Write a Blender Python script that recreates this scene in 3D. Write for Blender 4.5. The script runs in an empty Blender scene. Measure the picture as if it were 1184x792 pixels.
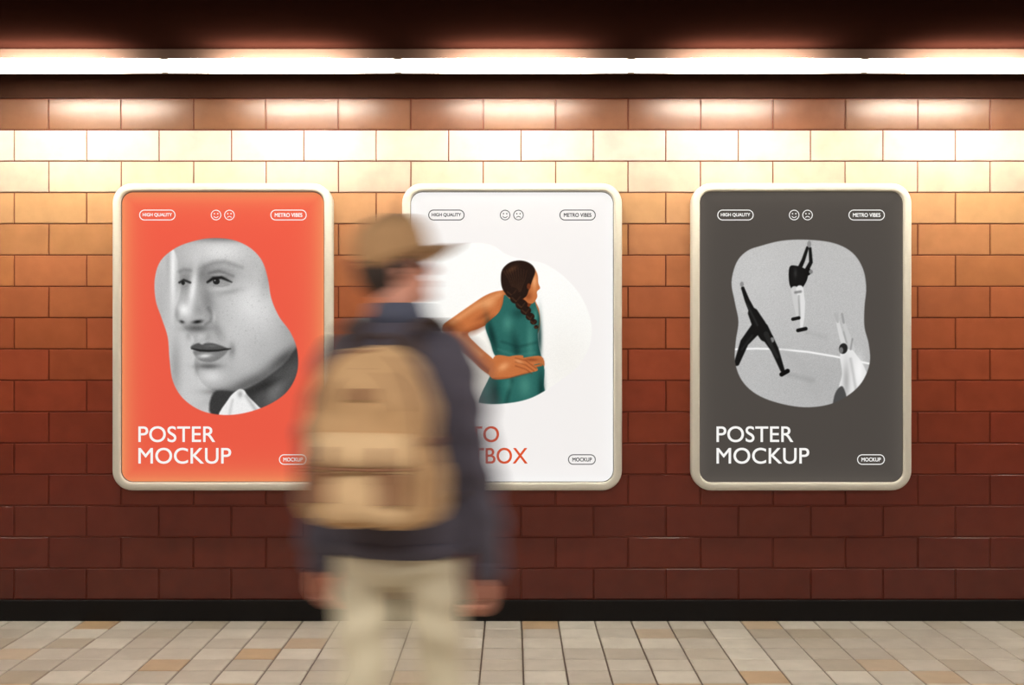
import bpy, bmesh, math, random
import numpy as np
from mathutils import Vector, Matrix, Euler
random.seed(7); rng=np.random.RandomState(5)
scene=bpy.context.scene
scene.view_settings.view_transform='Standard'
scene.view_settings.look='None'
scene.view_settings.exposure=0.0

# ------------------------------------------------------------------ helpers
def lin(c):
    c=np.asarray(c,dtype=float)
    return np.where(c<=0.04045,c/12.92,((np.maximum(c,0)+0.055)/1.055)**2.4)
def hexlin(h):
    return tuple(lin([int(h[i:i+2],16)/255 for i in (0,2,4)]))+(1.0,)
def link(ob,parent=None):
    scene.collection.objects.link(ob)
    if parent: ob.parent=parent
    return ob
def empty(name,loc=(0,0,0),rot=(0,0,0)):
    e=bpy.data.objects.new(name,None); e.location=loc; e.rotation_euler=rot
    e.empty_display_size=0.1
    return link(e)
def mat(name,col,rough=0.6,noise=0.0,nscale=30,bump=0.0,bscale=200,metal=0.0,emis=None,estr=0,spec=0.5):
    m=bpy.data.materials.new(name); m.use_nodes=True
    nt=m.node_tree; b=nt.nodes['Principled BSDF']
    if len(col)==3: col=tuple(col)+(1,)
    b.inputs['Base Color'].default_value=col
    b.inputs['Roughness'].default_value=rough
    b.inputs['Metallic'].default_value=metal
    b.inputs['Specular IOR Level'].default_value=spec
    tc=nt.nodes.new('ShaderNodeTexCoord')
    if noise>0:
        n=nt.nodes.new('ShaderNodeTexNoise'); n.inputs['Scale'].default_value=nscale; n.inputs['Detail'].default_value=5
        nt.links.new(tc.outputs['Object'],n.inputs['Vector'])
        mx=nt.nodes.new('ShaderNodeMixRGB')
        mx.inputs[1].default_value=tuple(c*(1-noise) for c in col[:3])+(1,)
        mx.inputs[2].default_value=tuple(min(1,c*(1+noise)) for c in col[:3])+(1,)
        nt.links.new(n.outputs['Fac'],mx.inputs[0]); nt.links.new(mx.outputs[0],b.inputs['Base Color'])
    if bump>0:
        n2=nt.nodes.new('ShaderNodeTexNoise'); n2.inputs['Scale'].default_value=bscale; n2.inputs['Detail'].default_value=3
        nt.links.new(tc.outputs['Object'],n2.inputs['Vector'])
        bp=nt.nodes.new('ShaderNodeBump'); bp.inputs['Strength'].default_value=bump; bp.inputs['Distance'].default_value=0.004
        nt.links.new(n2.outputs['Fac'],bp.inputs['Height']); nt.links.new(bp.outputs['Normal'],b.inputs['Normal'])
    if emis is not None:
        b.inputs['Emission Color'].default_value=tuple(emis[:3])+(1,)
        b.inputs['Emission Strength'].default_value=estr
    return m
def obj_from(name,verts,faces,material=None,parent=None,smooth=False):
    me=bpy.data.meshes.new(name); me.from_pydata([tuple(v) for v in verts],[],faces); me.update()
    ob=bpy.data.objects.new(name,me)
    if material: me.materials.append(material)
    if smooth:
        for p in me.polygons: p.use_smooth=True
    return link(ob,parent)
def box(name,lo,hi,material,parent=None,bevel=0.0):
    x0,y0,z0=lo;x1,y1,z1=hi
    v=[(x0,y0,z0),(x1,y0,z0),(x1,y1,z0),(x0,y1,z0),(x0,y0,z1),(x1,y0,z1),(x1,y1,z1),(x0,y1,z1)]
    f=[(0,3,2,1),(4,5,6,7),(0,1,5,4),(1,2,6,5),(2,3,7,6),(3,0,4,7)]
    ob=obj_from(name,v,f,material,parent)
    if bevel>0:
        b=ob.modifiers.new('bevel','BEVEL'); b.width=bevel; b.segments=3
    return ob
def rings_mesh(rings):
    n=len(rings[0]); v=[];f=[]
    for r in rings: v+= [Vector(p) for p in r]
    for i in range(len(rings)-1):
        for j in range(n):
            a=i*n+j;b=i*n+(j+1)%n
            f.append((a,b,b+n,a+n))
    f.append(tuple(range(n-1,-1,-1))); k=(len(rings)-1)*n
    f.append(tuple(range(k,k+n)))
    return v,f
def se(t,p):
    c,s=math.cos(t),math.sin(t)
    return math.copysign(abs(c)**(2/p),c),math.copysign(abs(s)**(2/p),s)
def loft(rows,n=28,p=2.0):
    R=[]
    for z,cx,cy,rx,ry in rows:
        R.append([(cx+rx*se(2*math.pi*j/n,p)[0],cy+ry*se(2*math.pi*j/n,p)[1],z) for j in range(n)])
    return rings_mesh(R)
def tube(pts,rad,n=14,flat=1.0,flatdir=None):
    pts=[Vector(p) for p in pts]; R=[]
    P=[];Q=[]
    m=len(pts)
    for i in range(m-1):
        p0=pts[max(i-1,0)];p1=pts[i];p2=pts[i+1];p3=pts[min(i+2,m-1)]
        for k in range(4):
            t=k/4
            P.append(0.5*((2*p1)+(p2-p0)*t+(2*p0-5*p1+4*p2-p3)*t*t+(3*p1-p0-3*p2+p3)*t**3))
            Q.append(rad[i]*(1-t)+rad[i+1]*t)
    P.append(pts[-1]);Q.append(rad[-1])
    up=Vector(flatdir) if flatdir else Vector((0.13,0.97,0.2))
    def ring(c,d,r):
        d=d.normalized(); a=(up-d*up.dot(d)).normalized(); b=d.cross(a)
        return [c+(a*math.cos(2*math.pi*j/n)*flat+b*math.sin(2*math.pi*j/n))*r for j in range(n)]
    d0=P[1]-P[0]; d1=P[-1]-P[-2]
    R.append(ring(P[0]-d0.normalized()*Q[0]*0.7*flat,d0,Q[0]*0.6))
    for i,c in enumerate(P):
        d=(P[min(i+1,len(P)-1)]-P[max(i-1,0)])
        R.append(ring(c,d,Q[i]))
    R.append(ring(P[-1]+d1.normalized()*Q[-1]*0.7*flat,d1,Q[-1]*0.6))
    return rings_mesh(R)
def ellip(c,r,n=20,m=12,rot=None):
    R=[]
    for i in range(1,m):
        a=-math.pi/2+math.pi*i/m
        ring=[]
        for j in range(n):
            t=2*math.pi*j/n
            q=Vector((r[0]*math.cos(a)*math.cos(t),r[1]*math.cos(a)*math.sin(t),r[2]*math.sin(a)))
            if rot: q=rot@q
            ring.append(q+Vector(c))
        R.append(ring)
    return rings_mesh(R)
def xf(piece,M):
    return [M@Vector(v) for v in piece[0]],piece[1]
def merge(pieces):
    V=[];F=[]
    for v,f in pieces:
        o=len(V); V+=list(v); F+=[tuple(i+o for i in q) for q in f]
    return V,F
def piece_obj(name,piece,material,parent=None,smooth=True):
    ob=obj_from(name,piece[0],piece[1],material,parent,smooth)
    bm=bmesh.new(); bm.from_mesh(ob.data); bmesh.ops.recalc_face_normals(bm,faces=bm.faces); bm.to_mesh(ob.data); bm.free()
    return ob
def remeshed(name,pieces,voxel,smooth,material,parent=None,disp=None):
    ob=piece_obj(name+'_src',merge(pieces),None)
    r=ob.modifiers.new('r','REMESH'); r.mode='VOXEL'; r.voxel_size=voxel
    s=ob.modifiers.new('s','SMOOTH'); s.iterations=smooth; s.factor=0.5
    dg=bpy.context.evaluated_depsgraph_get(); dg.update()
    me=bpy.data.meshes.new_from_object(ob.evaluated_get(dg))
    bpy.data.objects.remove(ob)
    me.name=name
    if disp:
        nv=len(me.vertices); co=np.zeros(nv*3); me.vertices.foreach_get('co',co); co=co.reshape(-1,3)
        no=np.zeros(nv*3); me.vertices.foreach_get('normal',no); no=no.reshape(-1,3)
        co+=no*disp(co)[:,None]; me.vertices.foreach_set('co',co.ravel())
    me.materials.clear(); me.materials.append(material)
    for p in me.polygons: p.use_smooth=True
    me.update()
    return link(bpy.data.objects.new(name,me),parent)
def attr_mat(name,attr='Col',rough=0.3,emit=0.0,base=1.0,bump=0,spec=0.5,roughvar=0.0):
    m=bpy.data.materials.new(name); m.use_nodes=True; nt=m.node_tree; b=nt.nodes['Principled BSDF']
    a=nt.nodes.new('ShaderNodeAttribute'); a.attribute_name=attr
    mu=nt.nodes.new('ShaderNodeMixRGB'); mu.blend_type='MULTIPLY'; mu.inputs[0].default_value=1
    mu.inputs[2].default_value=(base,base,base,1)
    nt.links.new(a.outputs['Color'],mu.inputs[1]); nt.links.new(mu.outputs[0],b.inputs['Base Color'])
    b.inputs['Roughness'].default_value=rough; b.inputs['Specular IOR Level'].default_value=spec
    tc=nt.nodes.new('ShaderNodeTexCoord')
    if emit>0:
        nt.links.new(a.outputs['Color'],b.inputs['Emission Color']); b.inputs['Emission Strength'].default_value=emit
    if bump>0:
        n=nt.nodes.new('ShaderNodeTexNoise'); n.inputs['Scale'].default_value=60; n.inputs['Detail'].default_value=6
        nt.links.new(tc.outputs['Object'],n.inputs['Vector'])
        bp=nt.nodes.new('ShaderNodeBump'); bp.inputs['Strength'].default_value=bump; bp.inputs['Distance'].default_value=0.002
        nt.links.new(n.outputs['Fac'],bp.inputs['Height']); nt.links.new(bp.outputs['Normal'],b.inputs['Normal'])
        n2=nt.nodes.new('ShaderNodeTexNoise'); n2.inputs['Scale'].default_value=9; n2.inputs['Detail'].default_value=8
        nt.links.new(tc.outputs['Object'],n2.inputs['Vector'])
        mr=nt.nodes.new('ShaderNodeMapRange'); mr.inputs[1].default_value=.3; mr.inputs[2].default_value=.7; mr.inputs[3].default_value=base*0.90; mr.inputs[4].default_value=base*1.07
        nt.links.new(n2.outputs['Fac'],mr.inputs[0]); nt.links.new(mr.outputs[0],mu.inputs[2])
    return m

# ------------------------------------------------------------------ camera
CAMY=-6.0; CAMZ=1.42
cam=bpy.data.cameras.new('camera'); cam.lens=41.2; cam.sensor_width=36
co=bpy.data.objects.new('camera',cam); link(co); co.location=(0,CAMY,CAMZ); co.rotation_euler=(math.pi/2,0,0)
scene.camera=co

# ------------------------------------------------------------------ room shell
XH=7.4; YF=-8.4; ZC=2.83
TW,TH,G=0.3700,0.16,0.0050
V=[];F=[];C=[]
def add_tile(x0,x1,z0,z1,col,g,jit=0.0005):
    e=0.003; b=len(V)
    d=[-0.013+random.uniform(-jit,jit) for _ in range(4)]
    xa,xb,za,zb=x0+g/2,x1-g/2,z0+g/2,z1-g/2
    V.extend([(xa,0,za),(xb,0,za),(xb,0,zb),(xa,0,zb)])
    V.extend([(xa,-0.0095,za),(xb,-0.0095,za),(xb,-0.0095,zb),(xa,-0.0095,zb)])
    V.extend([(xa+e,d[0],za+e),(xb-e,d[1],za+e),(xb-e,d[2],zb-e),(xa+e,d[3],zb-e)])
    for k in (0,4):
        for j in range(4):
            F.append((b+k+j,b+k+(j+1)%4,b+k+4+(j+1)%4,b+k+4+j)); C.append(col)
    F.append((b+8,b+9,b+10,b+11)); C.append(col)
# lamp falloff painted into tile colour: cream upper, red lower; top course darker
falloff=[(0.10,(0.095,0.016,0.010)),(0.7,(0.145,0.024,0.013)),(1.1,(0.24,0.043,0.019)),(1.4,(0.34,0.078,0.030)),(1.75,(0.42,0.145,0.054)),
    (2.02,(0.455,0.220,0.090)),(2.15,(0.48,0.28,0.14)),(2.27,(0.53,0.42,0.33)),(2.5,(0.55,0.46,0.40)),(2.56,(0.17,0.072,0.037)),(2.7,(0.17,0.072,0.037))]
def tile_falloff(z):
    zs=[a for a,_ in falloff]
    return [float(np.interp(z,zs,[c[i] for _,c in falloff])) for i in range(3)]
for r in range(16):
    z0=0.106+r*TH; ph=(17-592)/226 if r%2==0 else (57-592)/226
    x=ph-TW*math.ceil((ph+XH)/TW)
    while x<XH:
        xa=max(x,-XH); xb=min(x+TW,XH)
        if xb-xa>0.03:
            c=tile_falloff(z0+TH/2); k=random.uniform(0.93,1.06)
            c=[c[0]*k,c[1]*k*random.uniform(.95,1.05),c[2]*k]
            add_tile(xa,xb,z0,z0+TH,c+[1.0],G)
        x+=TW
b=len(V); V.extend([(-XH,-0.006,0),(XH,-0.006,0),(XH,-0.006,ZC),(-XH,-0.006,ZC)]); F.append((b,b+1,b+2,b+3)); C.append([0.15,0.028,0.013,1])
b=len(V); V.extend([(-XH,0.2,0),(XH,0.2,0),(XH,0.2,ZC),(-XH,0.2,ZC)]); F.append((b+3,b+2,b+1,b)); C.append([0.2,0.1,0.07,1])
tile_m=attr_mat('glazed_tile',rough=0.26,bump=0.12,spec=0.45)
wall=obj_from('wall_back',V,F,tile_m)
def facecol(ob,C):
    a=ob.data.color_attributes.new('Col','FLOAT_COLOR','CORNER')
    arr=[]
    for p,c in zip(ob.data.polygons,C): arr+= list(c)*len(p.vertices)
    a.data.foreach_set('color',arr)
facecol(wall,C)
box('baseboard_back',(-XH,-0.03,0.0),(XH,-0.006,0.106),mat('black_skirting',(0.005,0.004,0.004),0.5,0.3,20,spec=.18),bevel=0.004)
dark_paint=mat('dark_brown_paint',(0.0078,0.0025,0.0017),0.95,0.2,12,0.1,40,spec=0.0)
fascia_m=mat('fascia_paint',(0.045,0.016,0.009),0.7,0.2,12,0.1,40,spec=0.12)
box('trim_1',(-XH,-0.022,2.668),(XH,-0.006,ZC),fascia_m)
# floor tiles
V=[];F=[];C=[]
FT=0.186; g=0.006
x=0.049-FT*math.ceil((0.049+XH)/FT)
yy0=-0.03
def lerp(a,b,t): return [a[i]*(1-t)+b[i]*t for i in range(3)]
nx=int(2*XH/FT)+2; ny=int((-YF)/FT)+1
for i in range(nx):
    for j in range(ny):
        xa=x+i*FT; xb=xa+FT; yb=yy0-j*FT+0.03; ya=yb-FT
        xa=max(xa,-XH); xb=min(xb,XH); ya=max(ya,YF)
        if xb-xa<0.03 or yb-ya<0.03: continue
        q=random.random()
        base=lerp((0.43,0.395,0.345),(0.58,0.55,0.49),random.random())
        if q<0.10: base=lerp(base,(0.46,0.31,0.17),random.uniform(.4,.9))
        elif q<0.30: base=lerp(base,(0.37,0.32,0.25),random.random())
        b=len(V); e=0.003; xa+=g/2;xb-=g/2;ya+=g/2;yb-=g/2
        V.extend([(xa,ya,-0.005),(xb,ya,-0.005),(xb,yb,-0.005),(xa,yb,-0.005)])
        V.extend([(xa+e,ya+e,random.uniform(-.0004,0)),(xb-e,ya+e,random.uniform(-.0004,0)),(xb-e,yb-e,random.uniform(-.0004,0)),(xa+e,yb-e,random.uniform(-.0004,0))])
        for k in range(4): F.append((b+k,b+(k+1)%4,b+4+(k+1)%4,b+4+k)); C.append(list(base)+[1])
        F.append((b+4,b+5,b+6,b+7)); C.append(list(base)+[1])
b=len(V); V.extend([(-XH,YF,-0.0045),(XH,YF,-0.0045),(XH,0.2,-0.0045),(-XH,0.2,-0.0045)]); F.append((b,b+1,b+2,b+3)); C.append([0.09,0.065,0.05,1])
floor=obj_from('floor',V,F,attr_mat('floor_tile',rough=0.30,bump=0.25,spec=0.5)); facecol(floor,C)
box('ceiling',(-XH,YF,ZC),(XH,0.2,ZC+0.15),dark_paint)
side_m=mat('station_render',(0.22,0.09,0.055),0.6,0.2,6,0.2,60)
box('wall_left',(-XH-0.15,YF,0),(-XH,0.2,ZC),side_m)
box('wall_right',(XH,YF,0),(XH+0.15,0.2,ZC),side_m)
box('wall_front',(-XH,YF-0.15,0),(XH,YF,ZC),side_m)

# ------------------------------------------------------------------ fluorescent strip
lamp=empty('fluorescent_light_strip',(0,-0.45,2.73))
m=bpy.data.materials.new('fluorescent_glass'); m.use_nodes=True; nt=m.node_tree
for n in list(nt.nodes): nt.nodes.remove(n)
out=nt.nodes.new('ShaderNodeOutputMaterial'); em=nt.nodes.new('ShaderNodeEmission')
em.inputs['Color'].default_value=(1.0,0.90,0.75,1)
tc=nt.nodes.new('ShaderNodeTexCoord'); sx=nt.nodes.new('ShaderNodeSeparateXYZ'); nt.links.new(tc.outputs['Generated'],sx.inputs[0])
# dim toward tube ends (real tubes darken at the electrodes)
cr=nt.nodes.new('ShaderNodeValToRGB'); e=cr.color_ramp
e.elements[0].position=0.0; e.elements[0].color=(0.02,0.02,0.02,1)
e.elements[1].position=1.0; e.elements[1].color=(0.02,0.02,0.02,1)
for p_,v_ in ((0.14,0.08),(0.34,1.0),(0.66,1.0),(0.86,0.08)):
    q=e.elements.new(p_); q.color=(v_,v_,v_,1)
nt.links.new(sx.outputs['X'],cr.inputs[0])
mm=nt.nodes.new('ShaderNodeMath'); mm.operation='MULTIPLY'; mm.inputs[1].default_value=132.0
nt.links.new(cr.outputs[0],mm.inputs[0]); nt.links.new(mm.outputs[0],em.inputs['Strength']); nt.links.new(em.outputs[0],out.inputs[0])
tube_m=m
metal_d=mat('lamp_housing',(0.05,0.028,0.02),0.6,0.1,30,spec=.2)
cap_m=mat('tube_cap',(0.75,0.7,0.6),0.4,0.05,30,metal=0.2)
PIT=1.105; x0=(190-592)/244.3
k=0
for i in range(-6,9):
    a=x0+(i-1)*PIT; bb=a+PIT
    if a<-XH+0.05 or bb>XH-0.05: continue
    n=20; R=[]
    for s in [a+.001,a+.012,a+.02]+list(np.linspace(a+.06,bb-.06,13))+[bb-.02,bb-.012,bb-.001]:
        rr=0.92 if (s<a+0.015 or s>bb-0.015) else 1.0
        R.append([(s,0.032*rr*math.cos(2*math.pi*j/n),0.034*rr*math.sin(2*math.pi*j/n)) for j in range(n)])
    k+=1
    piece_obj('tube_%d'%k,rings_mesh(R),tube_m,lamp,False)
    box('holder_%d'%k,(bb-0.012,0.030,-0.008),(bb+0.012,0.070,0.012),metal_d,lamp)
box('shade_lip',(-XH+.05,0.068,-0.022),(XH-.05,0.074,ZC-2.73-0.003),metal_d,lamp)  # unseen lip added to the lamp, shaped to shade the wall top

# added fill light with a made-up housing, out of view above the platform
pl=empty('fill_light',(0,-4.7,2.785))
box('fill_housing',(-5.2,-0.14,-0.03),(5.2,0.14,0.03),cap_m,pl)
L=bpy.data.lights.new('fill_area','AREA'); L.shape='RECTANGLE'; L.size=10; L.size_y=0.2; L.energy=250; L.color=(1,0.95,0.87)
lo=bpy.data.objects.new('fill_area',L); link(lo,pl); lo.location=(0,0,-0.035)

w=bpy.data.worlds.new('world'); scene.world=w; w.use_nodes=True
w.node_tree.nodes['Background'].inputs[0].default_value=(0.3,0.2,0.15,1); w.node_tree.nodes['Background'].inputs[1].default_value=0.15

# ------------------------------------------------------------------ poster artwork (2-D drawing in numpy -> vertex colours)
U=1/228.3      # metres per artwork unit
HW,HH=119.0,169.5
RES=2.0
gx=np.linspace(-HW,HW,int(2*HW*RES)); gy=np.linspace(-HH,HH,int(2*HH*RES))
GX,GY=np.meshgrid(gx,gy)
class Canvas:
    def __init__(s,cx,cy,col):
        s.X=GX+cx; s.Y=GY+cy
        s.C=np.zeros(GX.shape+(3,)); s.C[:]=col
    def _blend(s,sl,a,col):
        col=np.array(col if hasattr(col,'__len__') else (col,)*3)
        s.C[sl]=s.C[sl]*(1-a[...,None])+col*a[...,None]
    def _sl(s,x0,x1,y0,y1):
        i0=np.searchsorted(s.X[0],x0);i1=np.searchsorted(s.X[0],x1);j0=np.searchsorted(s.Y[:,0],y0);j1=np.searchsorted(s.Y[:,0],y1)
        return (slice(j0,j1),slice(i0,i1))
    def polymask(s,pts,soft=0.6,curve=True,sl=None):
        P=np.array(pts,float)
        if curve:
            Q=[];m=len(P)
            for i in range(m):
                p0,p1,p2,p3=P[i-1],P[i],P[(i+1)%m],P[(i+2)%m]
                for k in range(5):
                    t=k/5; Q.append(0.5*(2*p1+(p2-p0)*t+(2*p0-5*p1+4*p2-p3)*t*t+(3*p1-p0-3*p2+p3)*t**3))
            P=np.array(Q)
        if sl is None: sl=s._sl(P[:,0].min()-soft*3-1,P[:,0].max()+soft*3+1,P[:,1].min()-soft*3-1,P[:,1].max()+soft*3+1)
        X=s.X[sl];Y=s.Y[sl]; ins=np.zeros(X.shape,bool); D=np.full(X.shape,1e9)
        for i in range(len(P)):
            a=P[i];b=P[(i+1)%len(P)]; d=b-a; L=max(d@d,1e-9)
            t=np.clip(((X-a[0])*d[0]+(Y-a[1])*d[1])/L,0,1)
            D=np.minimum(D,(X-a[0]-t*d[0])**2+(Y-a[1]-t*d[1])**2)
            if a[1]!=b[1]:
                c=((a[1]>Y)!=(b[1]>Y))&(X<(b[0]-a[0])*(Y-a[1])/(b[1]-a[1])+a[0]); ins^=c
        D=np.sqrt(D); sd=np.where(ins,D,-D)
        return sl,np.clip(0.5+sd/(2*soft),0,1)
    def poly(s,pts,col,soft=0.6,a=1.0,curve=True):
        sl,mk=s.polymask(pts,soft,curve); mk=mk*mk*(3-2*mk); s._blend(sl,mk*a,col)
    def g(s,cx,cy,rx,ry,col,a=1.0,rot=0,hard=False):
        R=3*max(rx,ry); sl=s._sl(cx-R,cx+R,cy-R,cy+R); X=s.X[sl]-cx;Y=s.Y[sl]-cy
        c,n=math.cos(math.radians(rot)),math.sin(math.radians(rot))
        u=(X*c+Y*n)/rx; v=(-X*n+Y*c)/ry; q=u*u+v*v
        if hard: mk=np.clip((1-np.sqrt(q))*min(rx,ry)/1.0+0.5,0,1)
        else: mk=np.exp(-q)
        s._blend(sl,mk*a,col)
    def st(s,pts,w,col,a=1.0,soft=0.6):
        if not hasattr(w,'__len__'): w=[w]*len(pts)
        P=np.array(pts,float); M=max(w)+2+soft
        sl=s._sl(P[:,0].min()-M,P[:,0].max()+M,P[:,1].min()-M,P[:,1].max()+M); X=s.X[sl];Y=s.Y[sl]; mk=np.zeros(X.shape)
        for i in range(len(P)-1):
            p,q=P[i],P[i+1]; d=q-p; L=max(d@d,1e-9)
            t=np.clip(((X-p[0])*d[0]+(Y-p[1])*d[1])/L,0,1)
            D=np.hypot(X-p[0]-t*d[0],Y-p[1]-t*d[1]); r=w[i]*(1-t)+w[i+1]*t
            mk=np.maximum(mk,np.clip(0.5+(r-D)/(2*soft),0,1))
        s._blend(sl,mk*a,col)
def edge_glow(cv,cx,cy,col,wd,a):
    d=np.minimum(HW-np.abs(GX),HH-np.abs(GY)); m_=np.exp(-(np.maximum(d,0)/wd))*a
    cv.C=cv.C*(1-m_[...,None])+np.array(col)*m_[...,None]
CX=[257.0,592.0,926.5]; CY=389.5
CORAL=(0.93,0.36,0.275)
# --- portrait poster
A=Canvas(CX[0],CY,CORAL)
edge_glow(A,0,0,(0.95,0.66,0.42),12,0.85)
P=Canvas(CX[0],CY,(0.80,)*3)
P.g(184,350,11,60,.70,.8); P.g(199,312,3.0,42,.97,.9); P.g(193,300,3,30,.68,.6); P.g(202,425,7,34,.58,.7); P.g(190,400,6,20,.80,.6)
P.poly([(206,262),(204.5,300),(206,316),(208.5,330),(206,345),(202,358),(203.5,370),(211,378),(220,386),(223.5,394),(219.5,401),(225,409),(224,418),(226,430),(234,444),(250,453),(276,451),(302,439),(327,420),(352,396),(352,262)],.70,1.4)
P.g(255,290,34,15,.90,.85); P.g(226,298,12,12,.80,.6); P.g(294,352,34,34,.90,.9); P.g(307,298,16,18,.76,.6); P.g(338,378,14,26,.60,.7)
P.g(262,274,55,5,.36,.75); P.g(312,316,9,28,.52,.5,16); P.g(318,350,8,20,.72,.5); P.g(270,386,24,18,.82,.55)
P.g(247,317,23,10,.38,.60); P.g(213,325,8,11,.40,.62); P.g(232,316,6,9,.46,.55); P.g(264,337,16,4,.58,.6,-12); P.g(288,322,10,8,.74,.5)
P.g(239,348,8,22,.44,.62,-12); P.g(251,382,6,14,.52,.6,-24); P.g(258,374,5,9,.76,.4,-22)
P.g(222,334,4.2,24,.95,.88,8); P.g(212,358,7.5,8,.97,.9); P.g(203.5,364,3,8,.55,.55); P.g(229,358,6,7,.56,.55)
P.g(226,379.5,15,4.5,.28,.75); P.g(217,388,3.5,6,.55,.5); P.g(240,389,3.5,5,.56,.5); P.g(231,390,4.5,4,.82,.5)
P.g(244,435,14,8,.88,.8); P.g(240,423.5,14,3.4,.32,.75); P.g(278,414,16,20,.80,.5); P.g(267.5,405,4,8,.42,.6); P.g(226.5,425,3,9,.46,.45)
P.g(288,443,40,8,.30,.75,-24); P.g(328,415,26,8,.24,.8,-38); P.g(255,453,20,4,.34,.65)
for q in range(260):
    fx=rng.uniform(225,330); fy=rng.uniform(288,400); P.g(fx,fy,rng.uniform(.5,.9),rng.uniform(.5,.9),.48,rng.uniform(.08,.26))
P.poly([(246,454),(276,452),(302,440),(327,421),(354,396),(354,487),(252,487)],.22,2.0)
P.g(318,452,12,24,.50,.75,30); P.g(338,430,8,18,.38,.6,30); P.g(298,462,6,16,.32,.6,10); P.g(305,446,22,5,.14,.7,-26)
P.poly([(274,451),(263,462),(254,486),(312,486),(298,470),(286,458),(281,451)],.94,1.0); P.st([(284,458),(300,482)],1.5,.55,.6,2.2); P.st([(268,463),(264,482)],1,.68,.6,2); P.g(277,456,3,4,.45,.5)
P.st([(236,308.5),(246,304),(259,302.5),(279,309)],[1.8,2.0,1.6,.4],.40,.55,3.4); P.st([(206.5,314),(212,311.5),(219,312.5)],1.1,.38,.55,2.6)
P.g(252,323,12,5,.36,.6)
P.poly([(242,326),(248,322.5),(256,322),(264.5,326),(257,328.3),(248,328.6)],.60,1.1); P.g(249.3,325.2,4.0,3.6,.10,.95,0,True); P.g(247.6,324,.8,.8,.92,.9)
P.st([(239,326),(246,321.6),(255,320.6),(267,326)],[1.2,1.9,1.8,.6],.06,.92,1.1); P.st([(240.5,316),(252,313),(269,319)],.8,.34,.6,1.8); P.st([(246,330),(256,331),(264,328.5)],.5,.40,.5,1.3); P.g(255,334,12,2.4,.84,.4); P.g(252,317.5,9,1.8,.74,.5)
P.poly([(207,328),(212,325),(218,327.5),(213,330)],.58,.9); P.g(210.8,327,2.2,2.4,.12,.95,0,True)
P.st([(206.5,326.5),(211.5,323.5),(219,326.5)],1.2,.08,.85,1.0)
P.g(227.5,372,6,2.2,.06,.95,-8); P.g(209.5,372,3,1.8,.14,.85,20); P.st([(240,356),(244.5,364),(243,371),(237,375)],.9,.34,.6,2.4); P.g(246.5,366,2.5,7,.84,.5)
P.poly([(219.5,401.5),(228,396.5),(233,398.5),(239,395.5),(250,398),(264,404),(250,406.5),(238,406),(228,406)],.32,1.4); P.g(238,396,12,1.2,.78,.5); P.g(244,400,8,1.6,.46,.6)
P.poly([(222.5,406),(238,406),(262,404.5),(254,414.5),(242,419),(229,416)],.50,1.5); P.g(236,411.5,8,2.4,.92,.85,-5)
P.st([(220.5,403),(230,405.3),(240,405.8),(252,405.2),(265.5,403.2)],[.5,1.1,1.1,1,.6],.07,.92,1.0)
blob=[(225,278),(245,275),(268,277),(288,286),(302,301),(309,322),(313,345),(322,366),(335,384),(343,405),(343,430),(332,452),(312,467),(285,477),(258,480),(232,475),(211,461),(199,441),(195,415),(193,390),(186,368),(179,347),(178,322),(185,301),(203,286)]
sl,mk=A.polymask(blob,.6); P.C+=rng.normal(0,.020,GX.shape)[...,None]; A.C[sl]=A.C[sl]*(1-mk[...,None])+P.C[sl]*mk[...,None]
# --- athlete poster
B=Canvas(CX[1],CY,(0.965,0.952,0.945)); edge_glow(B,0,0,(1,1,1),9,0.8)
P=Canvas(CX[1],CY,(1.0,0.998,0.985)); P.g(540,430,60,50,(.96,.93,.87),.7); P.g(655,420,40,50,(.94,.925,.90),.6)
SK=(0.78,0.45,0.25); SD=(0.46,0.21,0.10); SH=(0.97,0.72,0.50); TE=(0.16,0.40,0.37); TD=(0.04,0.18,0.17); TL=(0.33,0.60,0.54)
P.poly([(592,338),(578,336),(562,341),(545,352),(525,366),(512,376),(513,386),(524,398),(543,414),(560,430),(574,436),(582,428),(570,415),(553,400),(541,386),(553,380),(567,374),(585,368)],SK,.7)
P.st([(578,340),(550,354),(522,373)],[1,2,1],SH,.7,4.5); P.st([(575,367),(548,382),(537,386)],[1.5,2.5,1],SD,.75,4.5); P.st([(517,386),(543,411),(566,431)],[1,1.5,1],SD,.8,3.5)
P.st([(530,388),(556,410)],1,SH,.6,4); P.g(520,381,5,5,SD,.5); P.g(565,351,9,5,SH,.55,-25); P.g(558,366,9,3,SD,.4,-30)
P.poly([(590,335),(612,338),(620,350),(624,362),(622,385),(600,395),(575,375),(575,350)],SK,.8); P.g(582,354,3,9,SD,.5,10); P.g(613,346,3,5,SD,.4); P.g(594,345,4,6,SH,.4)
P.poly([(583,341),(588,344),(598,352),(606,352),(612,343),(617,346),(621,356),(624,368),(622,384),(623,400),(626,418),(612,420),(590,420),(573,412),(567,396),(561,378),(566,371),(576,362),(581,352)],TE,.7)
P.g(569,388,4,20,TD,.85,-15); P.g(587,374,6,9,TL,.65); P.g(613,395,4,22,TL,.55); P.g(597,404,5,18,TD,.65,-10); P.g(624,390,3,25,TD,.8); P.st([(580,395),(600,401),(620,396)],.5,TD,.5,2.4); P.st([(576,404),(596,411),(618,408)],.5,TL,.4,2.2); P.g(619,366,2.5,8,TL,.6); P.g(600,362,8,6,TD,.5)
P.poly([(573,411),(600,414),(626,412),(627,428),(600,432),(572,428)],SK,.7); P.g(615,416,8,2,SD,.6)
P.poly([(566,436),(575,424),(600,427),(627,421),(629,445),(627,475),(556,475)],TE,.7); P.st([(576,424),(600,427.5),(626,422)],1.3,(.85,.40,.16),.9,.7)
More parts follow.
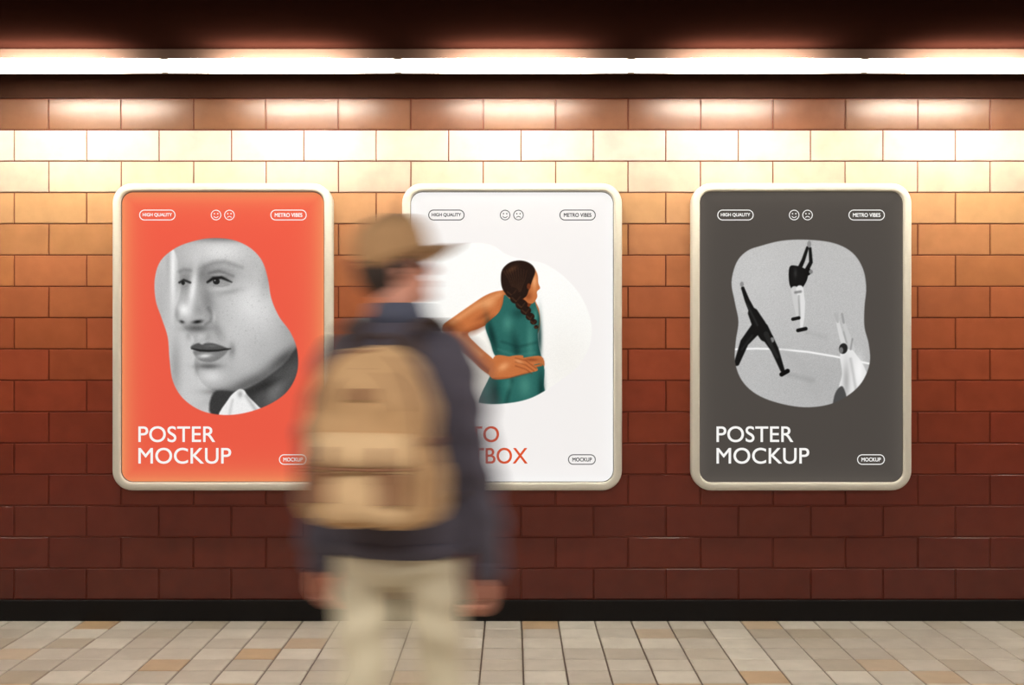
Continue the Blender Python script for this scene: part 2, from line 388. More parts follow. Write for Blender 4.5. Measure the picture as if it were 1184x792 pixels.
P.g(572,455,6,18,TD,.75); P.g(607,446,8,13,TL,.6); P.g(626,450,4,20,TD,.75); P.st([(592,440),(585,468)],.8,TD,.7,3.4); P.g(588,445,5,7,TL,.4)
P.poly([(565,430),(575,419),(590,412),(604,411),(606,416),(616,421),(622,428),(612,431),(600,434),(584,438),(570,438)],SK,.6)
for yy in (0,5,10): P.st([(596,414+yy*.9),(608,417+yy),(620-yy*.5,426+yy*.6)],.35,SD,.7,1.0)
P.g(582,424,7,4,SH,.6,-30); P.g(600,418,5,2,SH,.5,20); P.st([(570,438),(590,437),(612,431)],.6,SD,.6,1.5)
HR=(0.14,0.080,0.055); HL=(0.45,0.29,0.19)
P.poly([(598,335),(616,335),(614,352),(606,358),(598,352)],SD,.8)
P.poly([(606,306),(616,308),(621.5,317),(622.5,327),(624.5,333),(621,337),(621,344),(615,351),(606,346),(602,330)],SK,.6); P.g(618,325,3,9,SH,.7); P.g(611,342,4,5,SD,.55)
P.poly([(579,322),(581,311),(590,303),(603,301),(614,305),(619,313),(616,323),(612,334),(608,343),(600,346),(588,342),(581,334)],HR,.8)
for q in range(9): P.st([(582+q*3.4,309+abs(4-q)*.9),(588+q*2.4,322),(594+q*1.0,337)],.25,HL,.40,.8)
P.g(592,311,7,3,HL,.45,-30); P.g(611.5,331,2.2,3.6,SD,.9,0,True)
for i,(bx,by,br) in enumerate([(592,338,7.5),(597,345,7.2),(603,352,7),(608,359,6.2),(613,366,5.2),(617,372,4.0),(620,378,2.6)]):
    P.g(bx,by,br,br*.85,HR,1,0,True); P.st([(bx-br*.7,by-br*.1),(bx,by+br*.5)],.4,HL,.6,1.0); P.st([(bx,by+br*.5),(bx+br*.6,by-br*.3)],.4,HL,.4,1.0)
P.C+=rng.normal(0,.010,GX.shape)[...,None]
blob=[(545,281),(568,283),(586,294),(606,300),(630,305),(655,322),(674,346),(684,375),(681,402),(667,425),(648,440),(630,452),(612,461),(590,466),(562,467),(535,460),(515,445),(500,420),(492,390),(490,350),(497,315),(517,290)]
sl,mk=B.polymask(blob,.6); B.C[sl]=B.C[sl]*(1-mk[...,None])+P.C[sl]*mk[...,None]
# --- dancers poster
D=Canvas(CX[2],CY,(0.305,0.285,0.268)); edge_glow(D,0,0,(0.42,0.395,0.365),10,0.6)
P=Canvas(CX[2],CY,(0.74,)*3); P.g(870,320,50,60,.79,.6); P.g(960,440,60,40,.68,.6); P.C+=rng.normal(0,.025,GX.shape)[...,None]
P.st([(846,404),(875,403),(905,404),(935,407),(965,412),(1008,421)],[1.1]*6,.97,.95,.7)
P.st([(905,405),(930,425),(945,460)],4,.68,.4,5); P.st([(912,433),(940,440)],2,.55,.4,3); P.st([(932,384),(955,390)],2,.6,.35,3)
bl=.07
P.st([(922,316),(929,301),(934,286)],[2.8,2.2,1.7],bl,1,.6); P.st([(930,318),(938,303),(937,287)],[2.8,2.2,1.7],bl,1,.6); P.g(936,282,2.4,4,.55,1,0,True)
P.poly([(913,309),(921,307),(933,312),(934,322),(927,334),(919,337),(913,328)],bl,.6); P.g(934,314,4.2,4.5,.05,1,0,True); P.g(938,314,2.2,2.5,.5,1,0,True); P.g(920,316,2,5,.25,.6)
P.st([(919,335),(921,350),(923,364),(922,369)],[4.2,3.4,2.6,1.6],.80,1,.6); P.st([(925,334),(928,350),(928,366),(927,379)],[4.2,3.3,2.6,1.6],.88,1,.6); P.st([(924,342),(925,366)],.7,.5,.7,1.2); P.st([(920,338),(926,337)],1.4,.3,.6,1)
P.st([(917,369),(924,367.5)],2.0,bl,1,.5); P.st([(923,382),(932,380)],2.2,bl,1,.5)
P.st([(859,333),(864,347),(871,362)],[2,2.9,4],bl,1,.6); P.g(858,328.5,2.2,3,.55,1,0,True)
P.st([(871,362),(878,376),(885,388)],[6,8,7],bl,1,.7); P.st([(876,378),(861,396),(852,420)],[7,5,3.2],bl,1,.7); P.st([(882,380),(896,404),(905,428)],[7,4.6,2.6],bl,1,.7)
P.st([(904,433),(911,429)],2.6,.04,1,.5); P.g(890,391,4.5,5,.05,1,0,True); P.g(893,393,2.4,3,.5,1,0,True); P.st([(886,386),(893,402),(899,413)],[3,2.1,1.6],.14,1,.6); P.st([(864,352),(876,376)],.7,.28,.6,1.5); P.st([(870,388),(858,404)],.7,.25,.5,1.5)
P.st([(978,404),(973,388),(969,372)],[3.4,2.6,1.9],.84,1,.6); P.st([(986,404),(981,388),(976,373)],[3.4,2.6,1.9],.78,1,.6); P.st([(969,372),(966,363)],1.4,.7,1,.5); P.st([(969,371),(969,362)],.7,.7,1,.5); P.st([(976,373),(974,363)],1.3,.62,1,.5); P.st([(979,396),(976,384)],.6,.5,.5,1)
P.poly([(972,409),(984,404),(992,412),(1000,425),(1006,445),(998,470),(972,470),(970,450),(974,432)],.90,.8); P.g(979,440,4,22,.62,.7); P.g(994,430,5,18,.99,.7); P.st([(984,415),(990,450)],.8,.5,.5,2)
P.g(975.5,403,5,6.2,.14,1,10,True); P.g(973,405,2.4,3.5,.5,.9,0,True); P.st([(984,404),(986,392)],.8,.4,.6,1)
P.poly([(966,455),(975,447),(980,470),(964,475)],.30,1)
blob=[(880,284),(905,278),(935,277),(965,281),(986,292),(998,310),(1002,332),(1000,355),(1000,378),(1005,398),(1006,420),(997,442),(980,458),(958,468),(930,471),(900,466),(875,456),(858,440),(850,418),(851,394),(854,372),(850,350),(846,326),(852,303),(864,290)]
sl,mk=D.polymask(blob,.6); D.C[sl]=D.C[sl]*(1-mk[...,None])+P.C[sl]*mk[...,None]

poster_m=attr_mat('backlit_print',rough=0.5,emit=0.93,base=0.07,spec=0.08)
frame_m=mat('cream_enamel',(0.63,0.615,0.545),0.65,0.03,60,spec=.15)
gasket_m=mat('dark_gasket',(0.10,0.09,0.08),0.6,0.05,30)
def ink(name,c,e=0.92): return mat(name,tuple(v*0.07 for v in c),0.5,0.02,50,emis=c,estr=e,spec=0.08)
white_ink=ink('white_ink',(0.96,0.95,0.93)); orange_ink=ink('orange_ink',tuple(lin((0.88,0.33,0.16)))); black_ink=ink('black_ink',tuple(lin((0.13,0.12,0.12))))
def rrect(hw,hh,r,n=8):
    pts=[]
    for cx,cz,a0 in ((hw-r,hh-r,0),(-hw+r,hh-r,90),(-hw+r,-hh+r,180),(hw-r,-hh+r,270)):
        for k in range(n+1):
            a=math.radians(a0+90*k/n); pts.append((cx+r*math.cos(a),cz+r*math.sin(a)))
    return pts
def ring_sweep(hw,hh,r,prof):
    V=[];n=None
    for o,d in prof:
        p=rrect(hw-o,hh-o,max(r-o,0.0005)); n=len(p); V+=[(x_,-d,z_) for x_,z_ in p]
    F=[]
    for i in range(len(prof)-1):
        for j in range(n): F.append((i*n+j,i*n+(j+1)%n,(i+1)*n+(j+1)%n,(i+1)*n+j))
    return V,F
def text(name,body,x,y,wd,ht,material,parent,yfront,bold=0.0):
    cu=bpy.data.curves.new(name,'FONT'); cu.body=body; cu.size=1; cu.materials.append(material); cu.space_character=1.0
    ob=bpy.data.objects.new(name,cu); link(ob)
    bpy.context.view_layer.update()
    bb=[Vector(c) for c in ob.bound_box]; x0_=min(c.x for c in bb);x1_=max(c.x for c in bb);y0_=min(c.y for c in bb);y1_=max(c.y for c in bb)
    sx_=(wd-2*bold)*U/(x1_-x0_); sy_=(ht-2*bold)*U/(y1_-y0_)
    offs=[(0,0)] if bold==0 else [(-bold,-bold),(bold,-bold),(-bold,bold),(bold,bold)]
    for k,(dx,dy) in enumerate(offs):
        o=ob if k==0 else link(bpy.data.objects.new(name+'_w%d'%k,cu))
        o.parent=parent; o.rotation_euler=(math.pi/2,0,0); o.scale=(sx_,sy_,1)
        o.location=((x+bold+dx)*U-x0_*sx_,yfront-0.0001*k,-(y+ht-bold+dy)*U-y0_*sy_)
    return ob
def pill(name,cx,cy,hw,hh,material,parent,yf,wd=0.5,fill=None):
    v,f=ring_sweep(hw*U,hh*U,hh*U*0.98,[(0,0),(wd*2*U,0)])
    v=[(a+cx*U,yf,c-cy*U) for a,b_,c in v]
    obj_from(name,v,f,material,parent)
def arc(name,cx,cy,r,a0,a1,wd,material,parent,yf,n=24):
    v=[];f=[]
    for k in range(n+1):
        a=math.radians(a0+(a1-a0)*k/n)
        for rr in (r-wd/2,r+wd/2): v.append(((cx+rr*math.cos(a))*U,yf,-(cy-rr*math.sin(a))*U))
    for k in range(n): f.append((2*k,2*k+1,2*k+3,2*k+2))
    obj_from(name,v,f,material,parent)
def disc(name,cx,cy,r,material,parent,yf):
    v=[((cx+r*math.cos(t))*U,yf,-(cy-r*math.sin(t))*U) for t in np.linspace(0,2*math.pi,12,endpoint=False)]
    obj_from(name,v,[tuple(range(12))],material,parent)
def build_poster(xc,cv,cx,head1,head2,w1,w2,ik,hk,suffix):
    root=empty('framed_poster',(xc,-0.013,1.42+(396-CY)/228.3))
    ohw,ohh=127.2*U,177.7*U
    prof=[(0,0.0),(0,0.046)]
    for k in range(1,7):
        a=math.pi/2*k/6; prof.append((4.2*U*(1-math.cos(a)),0.046+0.014*math.sin(a)))
    prof.append((6.4*U,0.060))
    for k in range(1,6):
        a=math.pi/2*k/5; prof.append((6.4*U+3.0*U*math.sin(a),0.060-0.012*(1-math.cos(a))))
    prof.append((9.4*U,0.036))
    v,f=ring_sweep(ohw,ohh,23*U,prof); fr=obj_from('frame',v,f,frame_m,root,True)
    v,f=ring_sweep(ohw-9.2*U,ohh-9.2*U,14*U,[(0,0.041),(1.0*U,0.041),(1.0*U,0.036)]); obj_from('gasket',v,f,gasket_m,root)
    box('back_tray',(-ohw+0.03,-0.034,-ohh+0.03),(ohw-0.03,0.0,ohh-0.03),gasket_m,root)
    H_,W_=GX.shape; vv=np.stack([GX*U,np.full(GX.shape,-0.0385),-GY*U],-1).reshape(-1,3)
    idx=np.arange(H_*W_).reshape(H_,W_); q=np.stack([idx[1:,:-1],idx[1:,1:],idx[:-1,1:],idx[:-1,:-1]],-1).reshape(-1,4)
    me=bpy.data.meshes.new('print_sheet'); me.vertices.add(len(vv)); me.vertices.foreach_set('co',vv.ravel())
    me.loops.add(q.size); me.loops.foreach_set('vertex_index',q.ravel().astype(np.int32)); me.polygons.add(len(q))
    me.polygons.foreach_set('loop_start',np.arange(0,q.size,4,dtype=np.int32)); me.update(calc_edges=True)
    a=me.color_attributes.new('Col','FLOAT_COLOR','POINT'); col=np.ones((H_*W_,4)); col[:,:3]=lin(np.clip(cv.C,0,1)).reshape(-1,3); a.data.foreach_set('color',col.ravel())
    me.materials.append(poster_m); link(bpy.data.objects.new('print_sheet',me),root)
    yf=-0.0395
    text('headline_1',head1,159-257,493-CY,w1,18.5,hk,root,yf,0.15)
    text('headline_2',head2,159-257,518-CY,w2,18.5,hk,root,yf,0.15)
    text('label_quality','HIGH QUALITY',164-257,246-CY,34,4.6,ik,root,yf,0.12); pill('pill_1',181-257,248.3-CY,21,6.2,ik,root,yf)
    text('label_metro','METRO VIBES',317-257,246-CY,32,4.6,ik,root,yf,0.12); pill('pill_2',333-257,248.3-CY,21,6.2,ik,root,yf)
    text('label_mockup','MOCKUP',327-257,529.3-CY,22.5,4.6,ik,root,yf,0.12); pill('pill_3',338-257,531.6-CY,16,6,ik,root,yf)
    for n_,fx in (('smile',249),('frown',264.5)):
        arc(n_+'_ring',fx-257,248.3-CY,5.6,0,360,0.9,ik,root,yf)
        disc(n_+'_eye_l',fx-257-1.9,246.8-CY,.8,ik,root,yf); disc(n_+'_eye_r',fx-257+1.9,246.8-CY,.8,ik,root,yf)
        if n_=='smile': arc('smile_mouth',fx-257,248.6-CY,2.7,200,340,.8,ik,root,yf)
        else: arc('frown_mouth',fx-257,252.6-CY,2.7,30,150,.8,ik,root,yf)
    return root
build_poster(-1.467,A,CX[0],'POSTER','MOCKUP',89,107.5,white_ink,white_ink,0)
build_poster(0,B,CX[1],'PHOTO','LIGHTBOX',83,116,black_ink,orange_ink,1)
build_poster(1.467,D,CX[2],'POSTER','MOCKUP',89,107.5,white_ink,white_ink,2)

# ------------------------------------------------------------------ pedestrian
man=empty('pedestrian',(-0.322,-2.65,0),(0,0,math.radians(-16)))
jacket_m=mat('navy_jacket',hexlin('484451'),0.85,0.12,25,0.4,300)
collar_m=mat('slate_collar',hexlin('4c5063'),0.85,0.12,25,0.3,300)
trouser_m=mat('cream_trousers',hexlin('cbc2aa'),0.9,0.06,20,0.3,300)
skin_m=mat('skin',hexlin('cf907a'),0.55,0.06,30)
hair_m=mat('dark_hair',(0.030,0.018,0.014),0.6,0.3,80,0.5,400)
cap_c=mat('tan_cap',hexlin('b08a62'),0.85,0.10,25,0.4,400)
cap_d=mat('cap_brim',hexlin('94704c'),0.85,0.10,25,0.4,400)
pack_m=mat('tan_canvas',hexlin('b8946b'),0.85,0.12,18,0.4,350)
pack_l=mat('light_canvas',hexlin('caaa82'),0.85,0.10,18,0.4,350)
pack_d=mat('brown_leather',hexlin('7d5439'),0.6,0.15,30,0.3,200)
strap_m=mat('dark_webbing',hexlin('3c2a24'),0.8,0.1,60)
shoe_m=mat('brown_shoe',hexlin('4b3426'),0.5,0.1,30); sole_m=mat('shoe_sole',hexlin('d8d2c4'),0.7,0.05,30)
def jfold(c):
    x_,y_,z_=c[:,0],c[:,1],c[:,2]
    f=0.0035*np.sin(z_*38+x_*14+2*np.sin(x_*9))*np.clip((1.35-z_)*3,0,1)+0.003*np.sin(x_*34+y_*25+z_*11)
    arm=np.clip((np.abs(x_)-0.19)*18,0,1)
    return f+arm*0.004*np.sin(z_*62+y_*30)
torso=loft([(0.835,0,0.0,0.180,0.130),(0.850,0,0.0,0.198,0.146),(0.93,0,0,0.196,0.145),(1.03,0,0,0.188,0.135),(1.17,0,0,0.188,0.132),(1.30,0,-0.005,0.192,0.130),(1.38,0,-0.01,0.188,0.118),(1.43,0,-0.012,0.165,0.102),(1.465,0,-0.012,0.120,0.086),(1.485,0,-0.008,0.088,0.076),(1.505,0,0.0,0.070,0.070)],36,2.25)
armR=tube([(0.142,-0.01,1.398),(0.178,-0.01,1.375),(0.208,-0.018,1.27),(0.226,-0.02,1.12),(0.242,0.015,0.95),(0.248,0.045,0.785)],[0.056,0.063,0.061,0.058,0.055,0.049],20)
armL=tube([(-0.142,-0.01,1.398),(-0.178,-0.01,1.375),(-0.210,-0.02,1.27),(-0.234,-0.03,1.12),(-0.252,-0.01,0.95),(-0.254,0.02,0.785)],[0.056,0.063,0.061,0.058,0.055,0.049],20)
remeshed('jacket',[torso,armR,armL],0.009,6,jacket_m,man,jfold)
R=[]
for z_,r_,q_ in ((1.475,0.100,0.0),(1.508,0.086,0),(1.530,0.081,-.004),(1.532,0.073,-.004),(1.505,0.073,0)):
    R.append([(r_*math.cos(t),0.0+q_+r_*0.95*math.sin(t),z_-0.018*max(0,math.sin(t))) for t in np.linspace(0,2*math.pi,32,endpoint=False)])
piece_obj('collar',rings_mesh(R),collar_m,man)
for s_,n_ in ((1,'r'),(-1,'l')):
    yo=0.045 if s_>0 else 0.02; wx=0.248 if s_>0 else 0.254
    piece_obj('cuff_'+n_,tube([(s_*wx,yo,0.800),(s_*wx,yo+.004,0.765)],[0.048,0.045],20),jacket_m,man)
piece_obj('jacket_hem',loft([(0.822,0,0,0.188,0.136),(0.826,0,0,0.200,0.148),(0.862,0,0,0.202,0.150),(0.868,0,0,0.19,0.14)],40,2.25),jacket_m,man)
def tfold(c):
    x_,y_,z_=c[:,0],c[:,1],c[:,2]
    return 0.005*np.sin(z_*42+np.abs(x_)*22+1.5*np.sin(z_*9))*np.clip(1.1-np.abs(z_-0.45)*1.3,0.2,1)+0.0035*np.sin(x_*40+y_*32+z_*6)
pel=loft([(0.745,0,-0.005,0.12,0.085),(0.78,0,-0.005,0.172,0.122),(0.86,0,-0.005,0.176,0.126),(0.97,0,0,0.165,0.118),(1.0,0,0,0.15,0.11)],36,2.4)
legR=tube([(0.088,0.0,0.86),(0.093,0.01,0.74),(0.098,0.035,0.60),(0.100,0.075,0.47),(0.100,0.055,0.30),(0.100,0.03,0.09)],[0.092,0.090,0.082,0.075,0.067,0.062],24)
legL=tube([(-0.088,0.0,0.86),(-0.093,-0.015,0.74),(-0.096,-0.03,0.60),(-0.095,-0.035,0.47),(-0.094,-0.075,0.30),(-0.092,-0.13,0.09)],[0.092,0.090,0.082,0.075,0.067,0.062],24)
remeshed('trousers',[pel,legR,legL],0.009,5,trouser_m,man,tfold)
for s_,n_,yo in ((1,'r',0.03),(-1,'l',-0.13)):
    xc=s_*0.098
    def sring(z_,w_,f_,b_):
        pts=[]
        for t in np.linspace(0,2*math.pi,28,endpoint=False):
            a_,b2=se(t,2.4); ly=f_ if b2>0 else b_
            tap=1-0.18*max(0,b2)
            pts.append((xc+w_*a_*tap,yo+0.045+ly*b2,z_))
        return pts
    piece_obj('shoe_sole_'+n_,rings_mesh([sring(0.0,.046,.145,.125),sring(0.026,.048,.148,.128)]),sole_m,man)
    def uring(z_,w_,f_,b_):
        return sring(z_,w_,f_,b_)
    piece_obj('shoe_upper_'+n_,rings_mesh([uring(0.024,.045,.142,.122),uring(0.05,.044,.135,.12),uring(0.07,.041,.09,.115),uring(0.095,.038,.03,.105),uring(0.115,.036,.0,.10)]),shoe_m,man)
def hand(s_,wrist):
    ps=[]
    M=Matrix.Translation(wrist)@Matrix.Rotation(math.radians(-8),4,'X')
    ps.append(tube([(0,0,0.05),(0,0,0.0),(0,0,-0.02)],[0.027,0.026,0.028],16,0.8,(1,0,0)))
    rows=[(0.0,0.0,0.0,.015,.028),(-0.03,0,.0,.016,.036),(-0.06,0,.0,.0155,.041),(-0.088,0,-.0,.0125,.041),(-0.096,0,0,.009,.036)]
    ps.append(loft(rows,24,2.6))
    for k,(fy,Ln,r_) in enumerate(((0.030,.072,.0088),(0.0105,.080,.0090),(-0.0095,.074,.0086),(-0.0285,.058,.0078))):
        base=Vector((0,fy,-0.086)); ang=math.radians(14+4*k); pts=[base+Vector((0,0,.02)),base]; cur=base.copy()
        for j,fr in enumerate((.45,.32,.23)):
            cur=cur+Vector((-s_*math.sin(ang),fy*0.10,-math.cos(ang)))*Ln*fr; pts.append(cur.copy()); ang+=math.radians(30+4*k)
        ps.append(tube(pts,[r_,r_*1.05,r_,r_*.92,r_*.75],12))
    ps.append(tube([(-s_*.004,.022,-.022),(-s_*.012,.043,-.042),(-s_*.020,.052,-.070),(-s_*.026,.050,-.094)],[.014,.012,.0100,.0080],12))
    ps=[xf(p_,M) for p_ in ps]
    return ps
remeshed('hand_r',hand(1,(0.248,0.050,0.785)),0.0028,3,skin_m,man)
remeshed('hand_l',hand(-1,(-0.254,0.026,0.785)),0.0028,3,skin_m,man)
# head
HC=Vector((-0.018,0.018,1.648))
HM=Matrix.Translation(HC)@Matrix.Rotation(math.radians(-48),4,'Z')@Matrix.Rotation(math.radians(9),4,'X')
def hring(z_,w_,f_,b_,n=36):
    c_=(f_+b_)/2; h_=(f_-b_)/2
    return [(w_*se(t,2.15)[0],c_+h_*se(t,2.15)[1],z_) for t in np.linspace(0,2*math.pi,n,endpoint=False)]
skull=rings_mesh([hring(*r_) for r_ in ((-.122,.016,.078,.045),(-.116,.030,.086,.030),(-.10,.043,.089,.012),(-.08,.053,.087,-.012),(-.055,.062,.086,-.05),(-.025,.068,.087,-.082),(0,.071,.083,-.094),(.03,.075,.09,-.1),(.06,.074,.087,-.098),(.09,.060,.068,-.08),(.108,.038,.042,-.052),(.116,.012,.01,-.018))])
hp=[skull,tube([(0,.084,.005),(0,.094,-.015),(0,.107,-.036)],[.009,.010,.012],12),ellip((.011,.097,-.042),(.008,.010,.007)),ellip((-.011,.097,-.042),(.008,.010,.007)),
    ellip((0,.086,-.068),(.024,.010,.006)),ellip((0,.085,-.079),(.020,.010,.006)),ellip((0,.083,-.108),(.02,.012,.012)),
    ellip((.03,.082,.017),(.022,.009,.005)),ellip((-.03,.082,.017),(.022,.009,.005)),ellip((.045,.062,-.03),(.018,.018,.018)),ellip((-.045,.062,-.03),(.018,.018,.018))]
for s_ in (1,-1):
    Rr=Matrix.Rotation(math.radians(-18*s_),3,'Z')@Matrix.Rotation(math.radians(-12),3,'X')
    hp.append(ellip((s_*.076,-.012,-.018),(.007,.020,.032),rot=Rr)); hp.append(tube([(s_*.082,-.002,.004),(s_*.086,-.018,.012),(s_*.088,-.032,-.004),(s_*.084,-.028,-.026),(s_*.078,-.012,-.046)],[.004,.005,.005,.004,.005],8))
hp=[xf(p_,HM) for p_ in hp]
neck=tube([(0,-0.002,1.46),(-0.004,-0.002,1.53),(-0.014,0.008,1.60)],[.064,.057,.058],20)
remeshed('head',hp+[neck],0.0042,3,skin_m,man)
eye_m=mat('eye_white',(0.8,0.78,0.74),0.2,0.02,20); iris_m=mat('iris',(0.05,0.03,0.02),0.2,0.1,50); lip_m=mat('lips',hexlin('a85f52'),0.45,0.05,40)
for s_,n_ in ((1,'r'),(-1,'l')):
    piece_obj('eye_'+n_,xf(ellip((s_*.031,.0795,-.001),(.013,.010,.0075)),HM),eye_m,man)
    piece_obj('iris_'+n_,xf(ellip((s_*.031,.0880,-.001),(.0052,.003,.0052)),HM),iris_m,man)
    piece_obj('brow_'+n_,xf(tube([(s_*.014,.092,.020),(s_*.032,.091,.026),(s_*.050,.078,.021)],[.003,.0035,.002],8),HM),hair_m,man)
piece_obj('lips',merge([xf(tube([(-.024,.088,-.073),(-.010,.096,-.068),(0,.097,-.069),(.010,.096,-.068),(.024,.088,-.073)],[.002,.0042,.004,.0042,.002],8),HM),xf(tube([(-.022,.088,-.075),(0,.096,-.078),(.022,.088,-.075)],[.002,.0055,.002],8),HM)]),lip_m,man)
bm=bmesh.new(); bmesh.ops.create_uvsphere(bm,u_segments=56,v_segments=36,radius=1)
for v in bm.verts:
    v.co=Vector((v.co.x*.081,v.co.y*.102-.012,v.co.z*.115+.005))
    low=np.clip((-.02-v.co.z)*3,0,1); v.co.x*=1-.15*low
kill=[]
for f in bm.faces:
    c=f.calc_center_median()
    if c.y<-.030: lowz=-.085
    elif c.y<.0: lowz=-.012
    elif c.y<.018: lowz=-.035
    elif c.y<.05: lowz=.03
    else: lowz=.06
    if c.z<lowz: kill.append(f)
bmesh.ops.delete(bm,geom=kill,context='FACES')
for v in bm.verts: v.co=HM@v.co
me=bpy.data.meshes.new('hair'); bm.to_mesh(me); bm.free(); me.materials.append(hair_m)
for p_ in me.polygons: p_.use_smooth=True
ho=link(bpy.data.objects.new('hair',me),man); so=ho.modifiers.new('s','SOLIDIFY'); so.thickness=.008; so.offset=1
# cap
CM=HM@Matrix.Translation((0,-.006,.030))@Matrix.Rotation(math.radians(5),4,'X')
R=[]
def crow(z_,k):
    return [(.091*k*se(t,2.1)[0],.112*k*se(t,2.1)[1],z_ + (0.018*min(0,math.sin(t)) if z_<0.02 else 0)) for t in np.linspace(0,2*math.pi,40,endpoint=False)]
for z_,k in ((0.004,.93),(-.012,.97),(-.014,1.0),(.01,1.02),(.035,1.015),(.06,.97),(.08,.87),(.095,.72),(.105,.5),(.110,.25),(.111,.06)): R.append(crow(z_,k))
piece_obj('cap_crown',xf(rings_mesh(R),CM),cap_c,man)
seams=[]
for a in range(0,180,60):
    t=math.radians(a+30); pts=[]
    for ph in np.linspace(-80,80,13):
        k=math.sin(math.radians(ph)); kk=math.copysign(abs(k),k)
        zz=.112*max(0,math.cos(math.radians(ph)))**0.75
        pts.append((.093*kk*math.cos(t),.114*kk*math.sin(t),zz))
    seams.append(tube(pts,[.0014]*13,6))
piece_obj('cap_seams',xf(merge(seams),CM),cap_d,man)
piece_obj('cap_button',xf(ellip((0,0,.113),(.008,.008,.005)),CM),cap_d,man)
piece_obj('cap_band',xf(rings_mesh([crow(-.016,.99),crow(-.016,1.03),crow(.006,1.035),crow(.006,1.0)]),CM),cap_d,man)
NB=25;rowsB=7
Vb=[];Fb=[]
for side in (0,1):
    for i in range(rowsB):
        u=i/(rowsB-1)
        for j in range(NB):
            a=math.radians(-68+136*j/(NB-1)); c_=math.cos(a)
            base=Vector((.091*math.sin(a),.112*math.cos(a)-.004,0)); ext=.088*max(0,(c_-.36)/.64)**.55
            p=base+Vector((.10*math.sin(a)*u*.35,ext*u,0)); z_=-.004-.22*(p.x**2)/.09*1.0-.006*u - (0.004 if side else 0)
            Vb.append((p.x,p.y,z_))
nb=rowsB*NB
for i in range(rowsB-1):
    for j in range(NB-1):
        a=i*NB+j; Fb.append((a,a+1,a+NB+1,a+NB)); Fb.append((nb+a,nb+a+NB,nb+a+NB+1,nb+a+1))
bd=[j for j in range(NB)]+[i*NB+NB-1 for i in range(1,rowsB)]+[(rowsB-1)*NB+j for j in range(NB-2,-1,-1)]+[i*NB for i in range(rowsB-2,0,-1)]
for q in range(len(bd)):
    a,b2=bd[q],bd[(q+1)%len(bd)]; Fb.append((a,nb+a,nb+b2,b2))
piece_obj('cap_brim',xf((Vb,Fb),CM),cap_d,man)
# backpack
PX=0.016
bp_c=-0.225
def prow(z_,w_,d_,yc=None,p=3.2,n=44):
    yc=bp_c if yc is None else yc
    return [(PX+w_*se(t,p)[0],yc+d_*se(t,p)[1],z_) for t in np.linspace(0,2*math.pi,n,endpoint=False)]
main=rings_mesh([prow(*r_) for r_ in ((.928,.125,.06),(.934,.150,.078),(.955,.166,.086),(1.03,.173,.090),(1.15,.174,.090),(1.25,.168,.086),(1.31,.154,.080),(1.355,.133,.070),(1.385,.104,.056),(1.402,.066,.040),(1.408,.03,.02))])
def pfold(c):
    return 0.0045*np.sin(c[:,2]*45+c[:,0]*12)+0.0035*np.sin(c[:,0]*48+c[:,2]*17)
remeshed('backpack_body',[main],0.008,3,pack_m,man,pfold)
yb=bp_c-.083
pocket=rings_mesh([prow(z_,w_,d_,yb,3.0) for z_,w_,d_ in ((.948,.10,.02),(.955,.125,.040),(.98,.134,.048),(1.06,.137,.050),(1.13,.134,.046),(1.16,.128,.034),(1.168,.11,.015))])
remeshed('backpack_pocket',[pocket],0.007,3,pack_l,man,pfold)
flap=rings_mesh([prow(z_,w_,d_,yb,3.0) for z_,w_,d_ in ((1.098,.136,.050),(1.10,.140,.055),(1.135,.139,.053),(1.165,.134,.042),(1.182,.12,.022),(1.186,.09,.008))])
piece_obj('pocket_flap',flap,pack_l,man)
piece_obj('flap_trim',tube([(PX-.136,yb-.020,1.097),(PX-.118,yb-.052,1.096),(PX,yb-.058,1.094),(PX+.118,yb-.052,1.096),(PX+.136,yb-.020,1.097)],[.0045]*5,8),pack_d,man)
zp=[(1.00,.167),(1.10,.171),(1.20,.166),(1.28,.153),(1.335,.129),(1.372,.096),(1.392,.05),(1.397,0)]
dp=[(1.00,.072),(1.10,.072),(1.20,.070),(1.28,.066),(1.335,.060),(1.372,.050),(1.392,.042),(1.397,.040)]
pp=[(PX-w_,bp_c-d_[1],z_) for (z_,w_),d_ in zip(zp,dp)]+[(PX+w_,bp_c-d_[1],z_) for (z_,w_),d_ in list(zip(zp,dp))[-2::-1]]
piece_obj('piping',tube(pp,[.0055]*len(pp),8),pack_d,man)
zz=[(PX+.118*math.cos(a),bp_c-.089+.03*max(0,math.sin(a))**3,1.245+.105*math.sin(a)) for a in np.linspace(math.pi,0,13)]
piece_obj('zip',tube(zz,[.004]*13,8),pack_d,man)
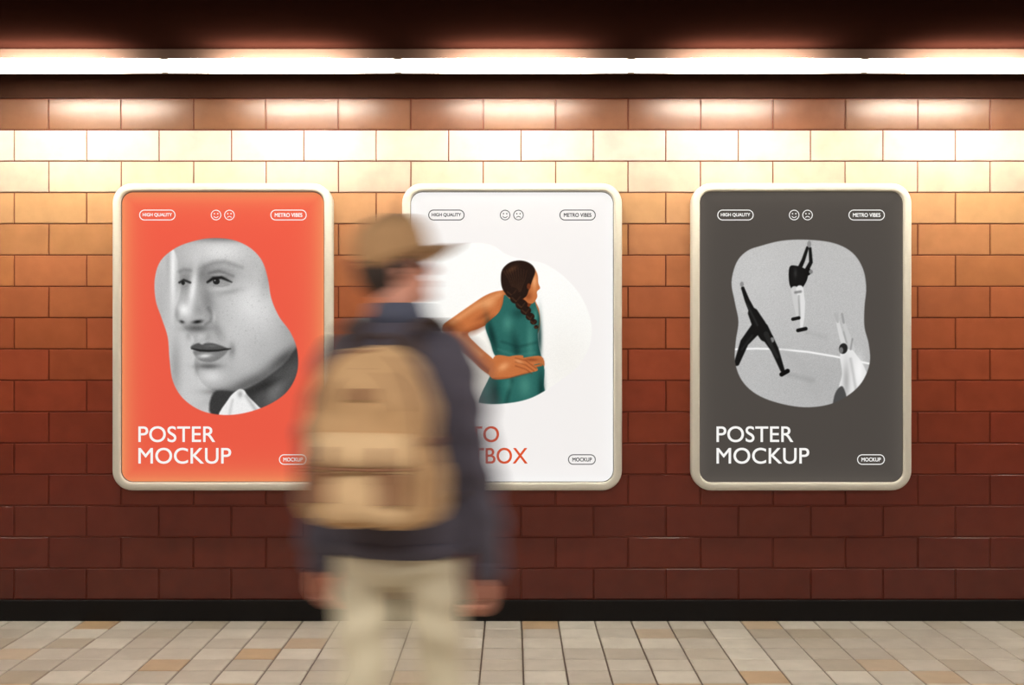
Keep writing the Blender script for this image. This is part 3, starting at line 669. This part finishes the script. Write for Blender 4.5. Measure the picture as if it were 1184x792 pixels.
for s_,n_ in ((-1,'l'),(1,'r')):
    xc=PX+s_*.100
    box('leather_patch_'+n_,(xc-.033,yb-.056,1.005),(xc+.033,yb-.036,1.085),pack_d,man,.004)
    piece_obj('buckle_strap_'+n_,tube([(PX+s_*.075,yb-.056,1.15),(PX+s_*.075,yb-.062,1.10),(PX+s_*.075,yb-.058,1.06)],[.011]*3,10,.25,(0,1,0)),pack_d,man)
    piece_obj('shoulder_strap_'+n_,tube([(s_*.085,-.17,1.37),(s_*.098,-.135,1.44),(s_*.105,-.06,1.480),(s_*.115,.03,1.470),(s_*.125,.105,1.40),(s_*.13,.142,1.28),(s_*.15,.145,1.15),(s_*.185,.08,1.06),(s_*.195,-.05,1.0),(s_*.165,-.16,.97)],[.03,.032,.032,.032,.032,.03,.022,.014,.014,.014],12,.25,(0,.6,.8)),strap_m,man)
    piece_obj('side_strap_'+n_,tube([(PX+s_*.150,bp_c+.06,1.17),(PX+s_*.179,bp_c,1.165),(PX+s_*.168,bp_c-.07,1.16)],[.011]*3,8,.3,(1,0,0)),pack_d,man)
    remeshed('side_pocket_'+n_,[loft([(.95,PX+s_*.160,bp_c,.018,.055),(.98,PX+s_*.167,bp_c,.026,.066),(1.07,PX+s_*.171,bp_c,.024,.066),(1.10,PX+s_*.170,bp_c,.016,.060)],20,2.6)],0.006,2,pack_m,man)
piece_obj('haul_handle',tube([(PX-.037,bp_c+.05,1.385),(PX-.032,bp_c+.045,1.425),(PX,bp_c+.045,1.440),(PX+.032,bp_c+.045,1.425),(PX+.037,bp_c+.05,1.385)],[.009]*5,10),strap_m,man)
box('logo_patch',(PX-.027,bp_c-.096,1.27),(PX+.027,bp_c-.080,1.30),pack_d,man,.002)

# walking motion during the exposure
scene.frame_start=0; scene.frame_end=2
bx=man.location.x
for fr,dx in ((0,-0.175),(2,0.175)):
    man.location.x=bx+dx; man.keyframe_insert('location',index=0,frame=fr)
try:
    for fc in man.animation_data.action.fcurves:
        for kp in fc.keyframe_points: kp.interpolation='LINEAR'
except Exception as ex: print(ex)
scene.frame_set(1)
scene.render.use_motion_blur=True
scene.render.motion_blur_shutter=0.5
